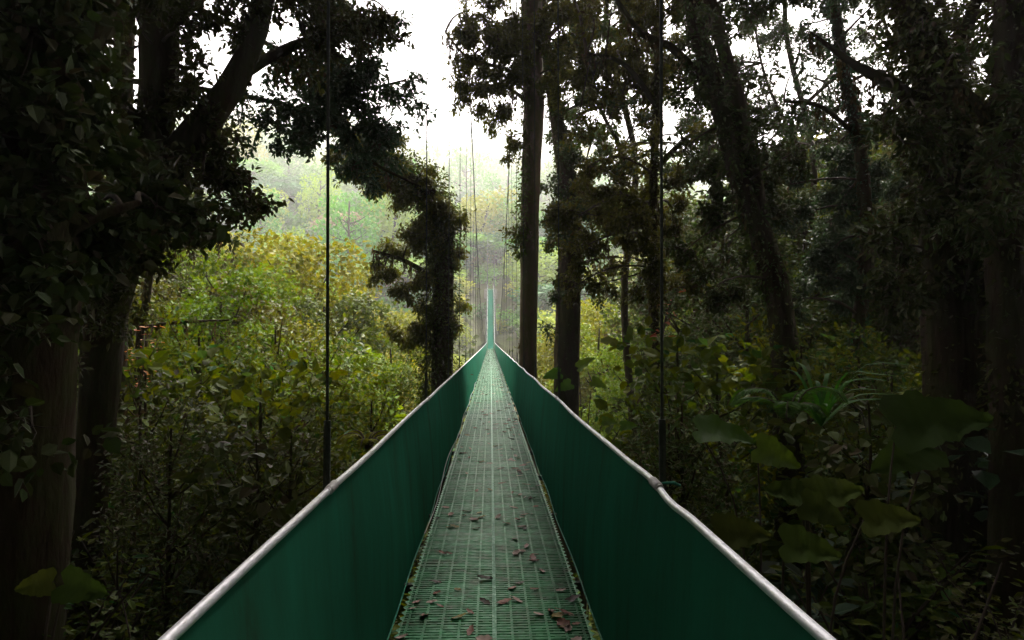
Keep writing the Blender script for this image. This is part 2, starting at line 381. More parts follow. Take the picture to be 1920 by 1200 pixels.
def add_leaves(mb, p, d, size, kind=LEAF, jit=.6, svar=.5, mat=0, up=(0, 0, 1)):
    n = len(p); s = size * (1 + svar * rng.uniform(-1, 1, n))
    mb.scatter(kind[0], kind[1], leaf_frames(d, np.array(up, float), s, jit), p, mat)
def ball(n):
    return unit(rng.standard_normal((n, 3))) * rng.uniform(0, 1, (n, 1)) ** (1 / 3)

def grow_blob(leaf, wood, C, Rr, attach, nbr, nspray, nleaf, size, kind=LEAF, wr=.03, droop=.25, spr=.22):
    """one leafy mass: a bough from attach to C, nbr branches through the ellipsoid, sprays of leaves along them"""
    C = np.asarray(C, float); Rr = np.broadcast_to(np.asarray(Rr, float), (3,))
    if attach is not None:
        L = np.linalg.norm(C - attach); t = np.linspace(0, 1, 6)[:, None]
        bow = np.array([0, 0, .10 * L]) * np.sin(math.pi * t) + rng.standard_normal(3) * .06 * L * np.sin(math.pi * t)
        wood.tube(attach + (C - attach) * t + bow, np.linspace(wr * 1.6, wr * .7, 6), 6, .08, cap=False)
        dirn = unit(C - attach)
    else: dirn = np.array([0, 0, 1.0])
    u = ball(nbr); u = unit(u) * (.45 + .55 * rng.uniform(0, 1, (nbr, 1)) ** .6)
    E = C + u * Rr; S = C - dirn * Rr * .35 * rng.uniform(0, 1, (nbr, 1))
    for k in range(nbr):
        t = np.linspace(0, 1, 4)[:, None]
        path = S[k] + (E[k] - S[k]) * t + np.sin(math.pi * t) * rng.standard_normal(3) * .1 * Rr
        wood.tube(path, np.linspace(wr * .5, wr * .12, 4), 4, 0, cap=False)
        n = max(1, int(nspray * rng.uniform(.6, 1.4)))
        tt = rng.uniform(.25, 1.05, (n, 1)) ** .8
        sp = S[k] + (E[k] - S[k]) * tt + rng.standard_normal((n, 3)) * Rr * .10
        sd_ = unit(unit(E[k] - S[k]) + .8 * rng.standard_normal((n, 3)) + np.array([0, 0, -droop]))
        m = nleaf; a = np.repeat(sp, m, 0); dd = np.repeat(sd_, m, 0); s = rng.uniform(0, 1, (n * m, 1))
        pos = a + dd * s * spr * (size / .1) + rng.standard_normal((n * m, 3)) * size * .35
        ld = unit(dd * .7 + .8 * rng.standard_normal((n * m, 3)) + np.array([0, 0, -droop]))
        add_leaves(leaf, pos, ld, size, kind)

def local(parts_origin, mb):
    for k in range(len(mb.v)): mb.v[k] = mb.v[k] - parts_origin
    return mb
def smooth_path(pts, n=14):
    pts = np.asarray(pts, float); t = np.linspace(0, 1, len(pts)); u = np.linspace(0, 1, n)
    # Catmull-Rom
    out = []
    for a in u:
        s = a * (len(pts) - 1); i = min(int(s), len(pts) - 2); f = s - i
        p0, p1, p2, p3 = pts[max(i - 1, 0)], pts[i], pts[i + 1], pts[min(i + 2, len(pts) - 1)]
        out.append(.5 * ((2 * p1) + (p2 - p0) * f + (2 * p0 - 5 * p1 + 4 * p2 - p3) * f * f + (3 * p1 - p0 - 3 * p2 + p3) * f ** 3))
    return np.array(out)

def near_tree(name, label, cat, group, trunk, rad, limbs, blobs, size=.1, leaf='dark_leaf', bark='bark', dens=1.0, kind=LEAF,
              sleeve=None, moss=0, droop=.25, br=1.0):
    """trunk and limbs are lists of (px, py, d) ; blobs are (px, py, d, radius in px)"""
    T = [P(*p) for p in trunk]; T.sort(key=lambda a: a[2])
    low = T[0]
    gz = float(ground(low[0], low[1]))
    if low[2] > gz: T = [np.array([low[0], low[1], gz - .3])] + T
    T = smooth_path(T, 22); base = T[0].copy(); base[2] += .3
    rr = np.interp(np.linspace(0, 1, 22), np.linspace(0, 1, len(rad)), rad)
    wood = MB(); tw = MB(); lf = MB()
    wood.tube(T, rr, 14, .05)
    for s in range(4):   # root flares
        a = s * 1.6 + .4; r0 = rr[0]; d = np.array([math.cos(a), math.sin(a), 0])
        wood.tube([base + d * r0 * 2.2 + [0, 0, -.35], base + d * r0 * 1.1 + [0, 0, .1], base + d * r0 * .45 + [0, 0, r0 * 3.5]], [r0 * .28, r0 * .4, r0 * .3], 7, .05)
    att = [T[k] for k in range(6, 22)]
    for l, r0, r1 in limbs:
        lp = smooth_path([P(*p) for p in l], 12); wood.tube(lp, np.linspace(r0, r1, 12), 9, .06); att += list(lp[3:])
    att = np.array(att)
    for b in blobs:
        px, py, d, rp = b[:4]; C = P(px, py, d); r = rp * d / 1280.0
        a = att[np.argmin(np.linalg.norm(att - C, axis=1))]
        area = (rp / 100.0) ** 2; lp = size / d * 1280 / 12.0
        nb = int(np.clip(9 * math.sqrt(area), 4, 22)); tot = 950 * area * dens / lp ** 2 * (b[4] if len(b) > 4 else 1)
        nl = 7; ns = max(2, int(tot / (nb * nl)))
        grow_blob(lf, tw, C, (r, r * 1.1, r * .85), a, nb, ns, nl, size, kind, wr=.035 * br * min(1.5, r), droop=droop)
    root = empty(name, base, label, cat, group)
    for v_, f_, n_, m_ in zip(tw.v, tw.f, tw.n, tw.m): wood.v.append(v_); wood.f.append(f_ + wood.c); wood.n.append(n_); wood.m.append(m_ + 1)
    wood.c += tw.c
    link("trunk", local(base, wood).mesh("trunk", [M[bark], M['twig']], True), root)
    if lf.v: link("crown", local(base, lf).mesh("crown", M[leaf]), root)
    if sleeve:
        path, r, n, sz, mt = sleeve
        pp = smooth_path([P(*p) for p in path], 40); vn = MB()
        k = rng.uniform(0, 39, n); i0 = np.clip(k.astype(int), 0, 38); f = (k - i0)[:, None]
        c = pp[i0] * (1 - f) + pp[i0 + 1] * f; q = unit(rng.standard_normal((n, 3)))
        lumps = .75 + .35 * np.sin(k * 1.1) * np.sin(k * .37 + 1) + .3 * np.sin(k * 3.3 + 4 * q[:, 0]) * (q[:, 2] > -.2)
        pos = c + q * (r * lumps * rng.uniform(.35, 1.15, n) ** .7)[:, None] * np.array([1, 1, 1.2])
        add_leaves(vn, pos, unit(q + np.array([0, 0, -.6]) + .5 * rng.standard_normal((n, 3))), sz)
        link("climbing_vine", local(base, vn).mesh("climbing_vine", M[mt]), root)
    if moss:
        lst = att[rng.integers(0, len(att), moss)]
        for c in lst:
            mm = MB(); L = rng.uniform(.15, .55); n = 26; t = rng.uniform(0, 1, n) ** 1.2
            pos = c + rng.standard_normal((n, 3)) * .035 * (1 - t[:, None] * .7) + np.stack([0 * t, 0 * t, -t * L], 1) + np.array([rng.normal(0, .08), rng.normal(0, .08), 0])
            add_leaves(mm, pos, np.tile([0, 0, -1.0], (n, 1)) + .25 * rng.standard_normal((n, 3)), .07)
            link("hanging_moss", local(base, mm).mesh("hanging_moss", M['moss']), root)
    return root

# ------------------------------------------------------------------ near trees, left of the bridge
near_tree("forest_tree", "massive dark trunk filling the left edge of the view under black foliage", "tree", None,
  [(70, -500, 6), (60, 100, 6), (45, 500, 6), (20, 900, 6), (-10, 1400, 6)], [.55, .5, .45, .42, .4],
  [([(60, 300, 6), (160, 100, 6.2), (230, -60, 6.5)], .14, .08), ([(50, 500, 6), (150, 420, 6), (260, 380, 6.3)], .08, .03)],
  [(60, 60, 5.5, 150), (170, 40, 6.5, 110, .8), (40, 250, 5.5, 150), (170, 230, 6.3, 110), (60, 430, 5.5, 140), (190, 380, 6.5, 110),
   (150, 500, 6.5, 90), (30, 620, 5.2, 110), (90, 560, 6, 90), (300, 390, 7, 90), (60, 800, 5.2, 90, .6)], size=.12, dens=2.6, kind=LEAFW)
near_tree("forest_tree", "tall dark trunk with a thick limb forking right toward the sky gap", "tree", None,
  [(305, -420, 9), (300, 0, 9), (292, 230, 9), (245, 430, 9), (200, 600, 9), (180, 800, 9), (160, 1060, 9)], [.18, .21, .24, .25, .24, .24, .26],
  [([(296, 330, 9), (370, 250, 9), (440, 150, 9.1), (485, 40, 9.3), (520, -120, 9.6)], .24, .13),
   ([(445, 145, 9.1), (540, 90, 9.6), (640, 60, 10), (720, 60, 10.3)], .09, .03),
   ([(300, 60, 9), (380, -20, 9), (450, -90, 9)], .1, .05)],
  [(330, 60, 8.5, 85, .7), (450, 20, 9, 80), (560, 30, 9.6, 95), (650, 30, 10, 75), (700, 60, 10.3, 50), (560, 110, 9.8, 60, .6), (410, 260, 9, 60),
   (380, 330, 8.6, 90), (440, 390, 8.8, 65), (350, 460, 8.6, 85), (440, 320, 9.2, 50), (270, 330, 8.5, 90), (250, 440, 8.4, 90), (240, 210, 8.5, 80), (480, 370, 9, 30, .7),
   (350, 150, 8.6, 70, 1.2), (470, -60, 9, 110), (240, 90, 9, 60, .5), (255, 30, 8, 55), (210, 480, 8, 85), (150, 560, 8, 80), (220, 600, 8.5, 45, .7), (80, 700, 8, 80, .6)], size=.092, dens=2.2, kind=LEAF, moss=30)
near_tree("forest_tree", "leafy tree whose crown overhangs the bridge from upper left", "tree", None,
  [(290, -300, 12.5), (240, -60, 12.5), (232, 200, 12.5), (225, 500, 12.5), (220, 900, 12.5)], [.12, .14, .15, .17, .18],
  [([(240, -40, 12.5), (420, 40, 12.5), (570, 120, 12.8), (650, 170, 13), (760, 150, 13.3)], .07, .02), ([(232, 150, 12.5), (430, 175, 12.5), (600, 220, 12.6), (690, 300, 12.8), (790, 350, 13)], .055, .02),
   ([(250, -100, 12.5), (580, -40, 12.5), (700, 0, 12.5)], .06, .02)],
  [(610, 180, 12.6, 95), (700, 160, 13, 65), (760, 150, 13.4, 32, .8), (670, 230, 12.8, 75), (720, 270, 13, 62), (660, 320, 12.6, 62, 1.1), (610, 260, 12.4, 60), (590, 120, 12.4, 80),
   (740, 50, 12.6, 30, .8), (770, 240, 13.4, 22, .6), (640, 110, 12.4, 80), (600, 20, 12.4, 90), (520, 250, 12.4, 45, .8), (480, 190, 12.2, 45, .6), (560, 200, 12.4, 55, .9), (510, 120, 12.2, 45, .7), (450, 240, 12.2, 35, .7), (470, 290, 12.3, 35, .5), (570, 270, 12.4, 40, .6), (780, 190, 13.4, 30, .8)], size=.10, leaf='blue_leaf', dens=2.4, moss=26)
near_tree("vine_draped_tree", "vine draped dark column of a tree left of the bridge, arching up to the left", "tree", None,
  [(640, 235, 15.5), (720, 300, 16), (790, 350, 16.5), (828, 400, 17), (832, 500, 17), (830, 650, 17), (826, 900, 17)], [.30, .28, .26, .22, .16, .10, .05],
  [([(815, 520, 17), (760, 490, 17), (700, 470, 17)], .08, .03), ([(820, 420, 17), (860, 400, 17), (880, 420, 17)], .06, .02)],
  [(720, 470, 17, 45, .9), (770, 450, 17, 35), (760, 560, 16.8, 35, .9), (850, 410, 16.8, 32, 1.2), (800, 440, 16.8, 45), (850, 560, 17, 28, .8), (760, 630, 17, 45, .9), (800, 330, 17, 30, .8), (740, 330, 16.5, 62, 1.4), (690, 320, 16, 58, 1.3), (770, 380, 16.6, 50, 1.4), (650, 260, 15.6, 60, 1.3), (810, 400, 16.8, 45, 1.4), (720, 260, 16, 45), (780, 340, 16.5, 40, 1.3), (850, 470, 17, 30, 1.2), (845, 620, 17, 26), (720, 500, 17, 40), (780, 520, 16.8, 40, 1.1), (790, 600, 16.8, 38, 1.1)],
  size=.085, leaf='vine_leaf', bark='bark', dens=2.6, droop=.6,
  sleeve=([(680, 290, 16), (760, 330, 16.5), (822, 390, 17), (826, 450, 17), (822, 540, 17), (820, 640, 17), (816, 760, 17)], 0.56, 24000, .08, 'vine_leaf'), moss=60)
near_tree("sapling", "thin dark sapling stem with drooping twigs in front of the lit left crowns", "tree", None,
  [(300, 380, 14), (285, 470, 14), (275, 560, 14), (262, 640, 14), (255, 800, 14)], [.05, .06, .075, .08, .09],
  [([(285, 470, 14), (350, 450, 14), (440, 455, 14.3)], .035, .012), ([(265, 615, 14), (330, 605, 14), (430, 600, 14.3)], .05, .02)],
  [(430, 450, 14.2, 35, .7), (300, 430, 14, 45), (330, 520, 14, 30, .5), (380, 600, 14.2, 25, .6)], size=.1, dens=.9, moss=45)

# ------------------------------------------------------------------ near trees, right of the bridge
near_tree("forest_tree", "tall brown trunk with peeling patches close beside the bridge on the right", "tree", None,
  [(1000, -500, 16.6), (997, 0, 17), (1000, 200, 17), (994, 350, 17), (992, 520, 17), (990, 700, 17), (990, 900, 17)], [.27, .25, .225, .215, .23, .26, .27, .27],
  [([(998, 160, 17), (950, 130, 16.8), (880, 110, 16.6), (835, 60, 16.4)], .07, .02), ([(1000, 200, 17), (940, 160, 16.8), (870, 175, 16.6)], .06, .02), ([(996, 0, 17), (940, -60, 17), (900, -90, 17)], .08, .04),
   ([(996, 100, 17), (1060, 40, 17), (1120, 0, 17)], .07, .03)],
  [(930, 40, 16.6, 55), (900, 90, 16.6, 50), (940, 130, 16.6, 55), (880, 160, 16.6, 42), (850, 190, 16.6, 26, .8), (920, 215, 16.6, 40), (955, 260, 16.8, 30), (850, 110, 16.4, 26, .5), (960, 60, 16.7, 50), (880, 20, 16.5, 40, .6),
   (1000, 60, 16.6, 40), (960, 90, 16.4, 60), (900, 50, 16.4, 50), (870, 70, 16.4, 40), (990, 140, 16.4, 45), (1090, -10, 16.6, 60), (1050, 130, 16.6, 45), (910, 170, 16.4, 50), (960, 190, 16.4, 45), (1045, 90, 16.8, 45), (1030, 180, 16.8, 40, .8), (960, -30, 16.6, 60), (1060, 10, 16.8, 60), (955, 300, 16.8, 18, .8), (965, 440, 16.7, 16, .8)],
  size=.085, leaf='vine_leaf', bark='moss_bark', dens=2.2,
  sleeve=([(985, -40, 16.8), (985, 150, 16.8), (985, 300, 16.8), (978, 420, 16.8), (975, 470, 16.8)], .26, 2600, .075, 'vine_leaf'), moss=110)
near_tree("forest_tree", "leafy leaning trunk behind the tall brown trunk on the right", "tree", None,
  [(990, -250, 20), (1020, 60, 20), (1045, 230, 20), (1062, 330, 20), (1072, 430, 20), (1066, 560, 20), (1062, 700, 20), (1060, 900, 20)], [.38, .38, .37, .34, .28, .22, .16, .14],
  [([(1072, 500, 20), (1120, 485, 20), (1160, 480, 20)], .06, .02), ([(1065, 400, 20), (1110, 330, 20), (1160, 290, 20)], .1, .04)],
  [(1040, 120, 19.4, 45), (1090, 60, 19.4, 60), (1130, 190, 19.4, 50), (1075, 180, 19.4, 42), (1150, 120, 19.4, 50), (1190, 210, 19.6, 40, .7), (1180, 20, 19.6, 60), (1030, 350, 19.6, 32), (1090, 310, 19.6, 50), (1120, 370, 19.6, 55), (1060, 400, 19.4, 45), (1090, 450, 19.6, 40), (1035, 440, 19.6, 25), (1140, 430, 19.8, 40, .8), (1160, 310, 19.6, 40), (1120, 560, 19.6, 18, .6), (1045, 560, 19.6, 25, .8), (1030, 620, 19.6, 18, .7)],
  size=.09, leaf='dark_leaf', bark='bark', dens=2.6, moss=70, sleeve=([(1030, 120, 20), (1045, 230, 20), (1062, 330, 20), (1072, 430, 20), (1066, 560, 20), (1062, 700, 20)], .36, 9000, .085, 'dark_leaf'))
right_trunks = [
 ("pair of dark crossing stems leaning left under the sky gap", [(1270, -260, 12), (1300, 20, 12), (1345, 180, 12), (1390, 350, 12), (1440, 480, 12), (1470, 640, 12), (1480, 900, 12)], [.26, .25, .23, .20, .17, .14, .13],
   [([(1430, 450, 12), (1400, 260, 12), (1370, 140, 12.2), (1330, 0, 12.4), (1310, -120, 12.5)], .16, .10), ([(1345, 180, 12), (1260, 90, 12), (1200, 60, 12), (1130, -40, 12)], .08, .04)]),
 ("dark curving trunk near the right edge with a wide shadowed base", [(1640, -300, 9), (1700, 10, 9), (1750, 120, 9), (1775, 260, 9), (1790, 420, 9), (1790, 640, 9), (1800, 1000, 9)], [.44, .42, .40, .37, .30, .18, .12],
   [([(1775, 260, 9), (1690, 170, 9), (1600, 120, 9), (1520, 60, 9)], .14, .012), ([(1760, 200, 9), (1810, 60, 9), (1850, -60, 9)], .1, .06)]),
 ("straight dark trunk with hanging moss right of the right hanger cable", [(1240, -300, 15), (1235, 100, 15), (1225, 350, 15), (1228, 600, 15), (1235, 900, 15)], [.10, .10, .09, .08, .06],
   [([(1232, 200, 15), (1170, 120, 15), (1100, 100, 15)], .07, .03), ([(1228, 320, 15), (1300, 250, 15), (1370, 250, 15)], .07, .03)]),
 ("leaning dark trunk between the crossing stems and the curved trunk", [(1540, -200, 14), (1580, 120, 14), (1610, 260, 14), (1625, 480, 14), (1600, 700, 14)], [.14, .14, .13, .11, .08],
   [([(1610, 260, 14), (1540, 200, 14), (1470, 190, 14)], .06, .03)]),
 ("black trunk at the far right edge behind dark leaves", [(1900, -300, 8), (1890, 100, 8), (1880, 400, 8), (1890, 800, 8)], [.2, .2, .17, .13],
   [([(1885, 300, 8), (1820, 180, 8), (1760, 160, 8)], .07, .03)]),
]
gaps = [(1480, 140, 100, 52), (1385, 90, 40, 40), (1215, 250, 42, 30), (1870, 70, 60, 50), (1700, 75, 25, 30), (1010, 250, 16, 30), (1120, 260, 40, 20), (1150, 20, 30, 15), (1390, 500, 20, 25), (1140, 500, 22, 20), (1510, 60, 30, 30), (1600, 170, 40, 16), (1620, 30, 30, 20)]
blob_pool = []
for gy in np.arange(-80, 600, 62):
    for gx in np.arange(1090, 1990, 66):
        x = gx + rng.uniform(-26, 26); y = gy + rng.uniform(-24, 24); k = 1.0; rp = rng.uniform(44, 66)
        for (ax, ay, rx, ry) in gaps:
            q = ((x - ax) / (rx + 22)) ** 2 + ((y - ay) / (ry + 22)) ** 2
            if q < 1: k = 0
            elif q < 2: k = min(k, .5); rp = min(rp, 48)
        if k == 0: k = .5; rp = rng.uniform(30, 50)
        if y < 230 and x < 1700: k = min(k, .85) * .8
        if y > 300: k *= 1.25
        blob_pool.append([x, y, rp, max(k, .22)])
tr_x = [1340, 1760, 1232, 1600, 1890]; tr_d = [12, 9, 15, 14, 8]
asg = {k: [] for k in range(5)}
for x, y, rp, k in blob_pool:
    dist = [abs(x - tx) + rng.uniform(0, 110) for tx in tr_x]; a = int(np.argmin(dist))
    asg[a].append((x, y, tr_d[a] + rng.uniform(-1.2, 1.6), rp, k))
for k, (lb, tk, rd, lm) in enumerate(right_trunks):
    near_tree("forest_tree", lb, "tree", None, tk, rd, lm, asg[k], size=.095 if tr_d[k] > 9 else .10, leaf=['dark_leaf', 'dark_leaf', 'vine_leaf', 'blue_leaf', 'dark_leaf'][k], dens=2.0, moss=[60, 30, 70, 50, 10][k],
      sleeve=(tk, max(rd) * 1.25, int(5200 * max(1, max(rd) / .2)), .085, ['dark_leaf', 'dark_leaf', 'vine_leaf', 'blue_leaf', 'dark_leaf'][k]))

for (lb_, px_, d_, x0_, x1_, mt_) in (("fine-leaved tall tree spreading behind the mossy straight trunk on the right", 1165, 21, 1075, 1330, 'dark_leaf'), ("fine-leaved tall tree filling the sky between the crossing stems and right edge", 1500, 22, 1330, 1920, 'dark_leaf')):
    bl_ = []
    for gy in np.arange(-50, 330, 58):
        for gx in np.arange(x0_, x1_, 62):
            x = gx + rng.uniform(-28, 28); y = gy + rng.uniform(-26, 26); kk = rng.uniform(.25, 1.0)
            if abs(x - 1480) < 90 and abs(y - 140) < 42: kk *= .4
            if x > 1820 and y < 130: kk *= .4
            bl_.append((x, y, d_ + rng.uniform(-1.5, 1.5), rng.uniform(34, 58), kk))
    near_tree("forest_tree", lb_, "tree", None, [(px_ + 70, -300, d_), (px_ - 30, 0, d_), (px_ + 26, 300, d_), (px_ + 5, 560, d_), (px_ + 30, 900, d_)], [.10, .12, .11, .08, .06],
      [([(px_ + 12, 300, d_), (px_ - 60, 160, d_), (px_ - 90, 20, d_)], .07, .02), ([(px_ + 5, 200, d_), (px_ + 100, 120, d_), (px_ + 200, 90, d_)], .07, .02)], bl_, size=.10, leaf=mt_, dens=1.5, moss=20)

# ------------------------------------------------------------------ tree and shrub kinds for copying
def tree_kind(name, h, cr, seed, leaf, size, nblob, dens, trunk_r, kind=TUFT, umbrella=False, low=.14, bark='bark'):
    """a whole tree at the origin: returns Empty > trunk, crown"""
    global rng
    keep = rng; rng = np.random.default_rng(seed)
    wood = MB(); lf = MB(); tw = MB()
    lean = rng.normal(0, .05, 2) * h
    T = smooth_path([[0, 0, -1.0], [lean[0] * .3, lean[1] * .2, h * .35], [lean[0], lean[1], h * .65], [lean[0] * 1.2, lean[1], h * .9]], 12)
    wood.tube(T, np.linspace(trunk_r, trunk_r * .3, 12), 9, .05)
    for k in range(nblob):
        a = k * 2.399 + rng.uniform(-.4, .4); f = (k + .5) / nblob
        if umbrella:
            rr = cr * math.sqrt(f) * .82; z = h * (.93 - .22 * f * f) + rng.uniform(-.04, .04) * h; rb = cr * rng.uniform(.30, .42)
            R3 = (rb, rb, rb * .55)
        else:
            z = h * (low + (.92 - low) * (1 - f)) + rng.uniform(-.03, .03) * h; prof = math.sin(math.pi * min(1, .12 + .8 * (1 - (z / h - low) / (1 - low)) ** .8)) 
            rr = cr * (.25 + .6 * prof) * rng.uniform(.5, 1); rb = cr * rng.uniform(.28, .42); R3 = (rb, rb, rb * .8)
        C = np.array([lean[0] + rr * math.cos(a), lean[1] + rr * math.sin(a), z])
        att = T[int(np.clip((z / h - .12) * 12, 3, 11))]
        L = np.linalg.norm(C - att); t = np.linspace(0, 1, 5)[:, None]
        wood.tube(att + (C - att) * t + np.array([0, 0, -.08 * L]) * np.sin(math.pi * t), np.linspace(trunk_r * .4, trunk_r * .1, 5), 5, .05, cap=False)
        # leaves sit on the lumpy shell of the mass
        n = int(dens * 11 * (rb / size) ** 2); q = unit(rng.standard_normal((n, 3)) + np.array([0, 0, .35]))
        lump = 1 + .18 * np.sin(q[:, 0] * 5 + k) * np.cos(q[:, 1] * 6 + 2 * k) + .1 * np.sin(q[:, 2] * 9 + k)
        rad = (rng.uniform(.35, 1.08, n) ** .5) * lump
        pos = C + q * np.array(R3) * rad[:, None]
        d = unit(q * np.array([1, 1, .35]) + .6 * rng.standard_normal((n, 3)))
        s = size * rng.uniform(.6, 1.35, n)
        lf.scatter(kind[0], kind[1], leaf_frames(d, q * 1.0 + np.array([0, 0, .5]), s, .30), pos)
    root = empty(name, (0, 0, 0))
    link("trunk", wood.mesh("trunk", M[bark], True), root)
    link("crown", lf.mesh("crown", M[leaf]), root)
    rng = keep
    return root
def place(o, loc, rz=0, sc=1.0, sz=None, mat=None):
    o.location = tuple(float(a) for a in loc); o.rotation_euler = (0, 0, rz); o.scale = (sc, sc, sz or sc)
    if mat:
        for c in o.children:
            if c.name.startswith(("crown", "foliage")):
                c.material_slots[0].link = 'OBJECT'; c.material_slots[0].material = M[mat]
    return o
protos_used = set()
def use(proto):
    if proto.name in protos_used: return copy_thing(proto)
    protos_used.add(proto.name); return proto

# ---- trees of the ravine, 16 to 75 m out
rav = [tree_kind("ravine_tree", 13, 3.6, 101, 'olive', .20, 26, 1.15, .17), tree_kind("ravine_tree", 14, 3.0, 102, 'green', .18, 24, 1.15, .16),
       tree_kind("ravine_tree", 12, 4.0, 103, 'olive', .22, 26, 1.1, .18, umbrella=True), tree_kind("ravine_tree", 15, 3.3, 104, 'green', .20, 28, 1.15, .2, low=.2),
       tree_kind("young_tree", 6, 1.7, 105, 'green', .15, 30, .55, .07, LEAF), tree_kind("young_tree", 7, 1.5, 106, 'green', .12, 30, .6, .07, LEAF), tree_kind("young_tree", 6.5, 1.6, 107, 'green', .25, 26, .5, .06, LEAFW)]
MATW = {'olive': 'yellow-olive', 'green': 'mid green', 'under_leaf': 'dark green', 'far_green': 'fresh green', 'far_olive': 'yellowish', 'far_tan': 'tan', 'far_dark': 'deep green', 'dark_leaf': 'blackish', 'blue_leaf': 'blue-green', 'vine_leaf': 'brownish green'}
items = []
spots = []
def ravine(px, top, d, kind, mat, sc=None):
    if d < 15.5 and mat != 'dark_leaf': mat = 'under_leaf'  # nearer trees get darker leaves, forest shade put into the colour
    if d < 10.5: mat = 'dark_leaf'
    if kind in (4, 5) and (int(px) // 10) % 3 == 0: kind = 6
    p = P(px, 600, d); p[0] = math.copysign(max(abs(p[0]), 5.2 if d > 17 else 2.6), p[0]); g = float(ground(p[0], p[1])); zt = (600 - top) / 1280 * d
    h = [13, 14, 12, 15, 6, 7, 6.5][kind]; s = (zt - g) / h
    cl = 1.1 + [3.6, 3.0, 4.0, 3.3, 1.7, 1.5, 1.6][kind] * float(np.clip(s, .45, 1.5)) * 1.42
    if abs(p[0]) < cl: p[0] = math.copysign(cl, p[0])
    o = place(use(rav[kind]), (p[0], p[1], g), rng.uniform(0, 6.28), float(np.clip(s, .45, 1.5)) if sc is None else sc, s, mat)
    tag(o, None, "tree", "trees growing in the ravine"); x, y, dd = scr(p)
    items.append((o, MATW[mat], ("on the left slope" if x < 700 else "beside the bridge" if x < 1150 else "in the right-hand forest") + (", front rank" if dd < 27 else ", middle rank" if dd < 42 else ", back rank"), x))
L = [(490, 420, 30, 0, 'olive'), (440, 470, 26, 1, 'olive'), (350, 440, 34, 0, 'olive'), (250, 480, 30, 1, 'green'), (170, 520, 26, 3, 'green'), (610, 620, 36, 2, 'green'), (670, 650, 32, 0, 'olive'),
     (550, 600, 24, 1, 'olive'), (480, 600, 20, 3, 'green'), (380, 610, 20, 0, 'olive'), (290, 560, 19, 1, 'under_leaf'), (660, 640, 22, 3, 'green'), (720, 600, 30, 1, 'green'), (740, 620, 24, 0, 'under_leaf'),
     (620, 580, 55, 2, 'olive'), (700, 620, 50, 0, 'green'), (540, 500, 48, 3, 'green'), (430, 440, 50, 0, 'olive'), (320, 420, 52, 2, 'olive'), (770, 600, 45, 2, 'olive'), (200, 440, 48, 0, 'green'), (100, 500, 36, 3, 'green'), (60, 560, 24, 1, 'under_leaf'),
     (800, 660, 34, 0, 'olive'), (860, 665, 50, 2, 'green'), (700, 600, 64, 2, 'olive'), (760, 560, 70, 0, 'olive'), (580, 560, 66, 2, 'green'), (470, 520, 68, 0, 'olive'), (640, 610, 42, 2, 'olive'), (700, 690, 19, 1, 'under_leaf'), (600, 690, 17, 3, 'under_leaf'),
     (960, 675, 60, 2, 'olive'), (1010, 660, 48, 2, 'olive'), (1090, 600, 40, 0, 'olive'), (1140, 570, 34, 1, 'green'), (1180, 600, 27, 3, 'green'), (1120, 610, 62, 2, 'olive'), (1030, 640, 70, 2, 'green'), (870, 640, 75, 2, 'olive'), (1200, 540, 44, 0, 'olive'),
     (550, 450, 36, 3, 'green'), (600, 500, 40, 1, 'olive'), (400, 430, 27, 3, 'green'),
     (640, 690, 12.5, 4, 'green'), (560, 650, 15, 5, 'olive'), (480, 640, 12, 4, 'under_leaf'), (400, 560, 14.5, 5, 'green'), (390, 480, 19, 3, 'vine_leaf'), (585, 520, 27, 3, 'vine_leaf'), (500, 560, 17.5, 5, 'vine_leaf'), (640, 600, 19, 4, 'vine_leaf'), (455, 455, 23, 1, 'green'), (340, 500, 17, 1, 'green'), (330, 600, 12, 4, 'under_leaf'), (250, 560, 15, 5, 'under_leaf'), (520, 760, 9.5, 5, 'under_leaf'), (420, 770, 9, 4, 'green'),
     (310, 740, 8.5, 5, 'under_leaf'), (700, 650, 17, 4, 'green'), (740, 700, 15, 5, 'under_leaf'), (600, 660, 20, 4, 'olive'), (500, 590, 18, 5, 'green'), (230, 700, 10, 4, 'green'), (780, 640, 22, 5, 'green'),
     (1290, 580, 13, 4, 'green'), (1380, 600, 11, 5, 'under_leaf'), (1480, 590, 12.5, 4, 'under_leaf'), (1600, 600, 11.5, 5, 'green'), (1700, 640, 10.5, 4, 'under_leaf'), (1150, 730, 9, 5, 'under_leaf'), (1300, 690, 8.6, 5, 'under_leaf'), (1560, 690, 8.4, 4, 'under_leaf'), (1850, 640, 9.5, 5, 'dark_leaf'),
     (1280, 330, 26, 3, 'dark_leaf'), (1370, 300, 22, 1, 'dark_leaf'), (1470, 280, 26, 0, 'under_leaf'), (1560, 250, 21, 3, 'dark_leaf'), (1660, 200, 24, 1, 'under_leaf'), (1760, 180, 19, 3, 'dark_leaf'), (1860, 150, 22, 0, 'dark_leaf'), (1930, 200, 17, 1, 'dark_leaf'),
     (1330, 360, 36, 0, 'dark_leaf'), (1440, 320, 34, 3, 'under_leaf'), (1590, 270, 32, 2, 'dark_leaf'), (1720, 230, 34, 3, 'dark_leaf'), (1850, 220, 32, 0, 'dark_leaf'), (1520, 380, 18, 1, 'under_leaf'), (1230, 520, 30, 1, 'under_leaf'), (1400, 480, 17, 3, 'dark_leaf'),
     
     (120, 300, 20, 3, 'dark_leaf'), (30, 250, 18, 0, 'dark_leaf'), (220, 340, 24, 1, 'dark_leaf'), (-40, 300, 22, 3, 'dark_leaf')]
for a in L: ravine(*a)
label_rows(items, "{look} leafy tree {zone}, {nth} from the left")

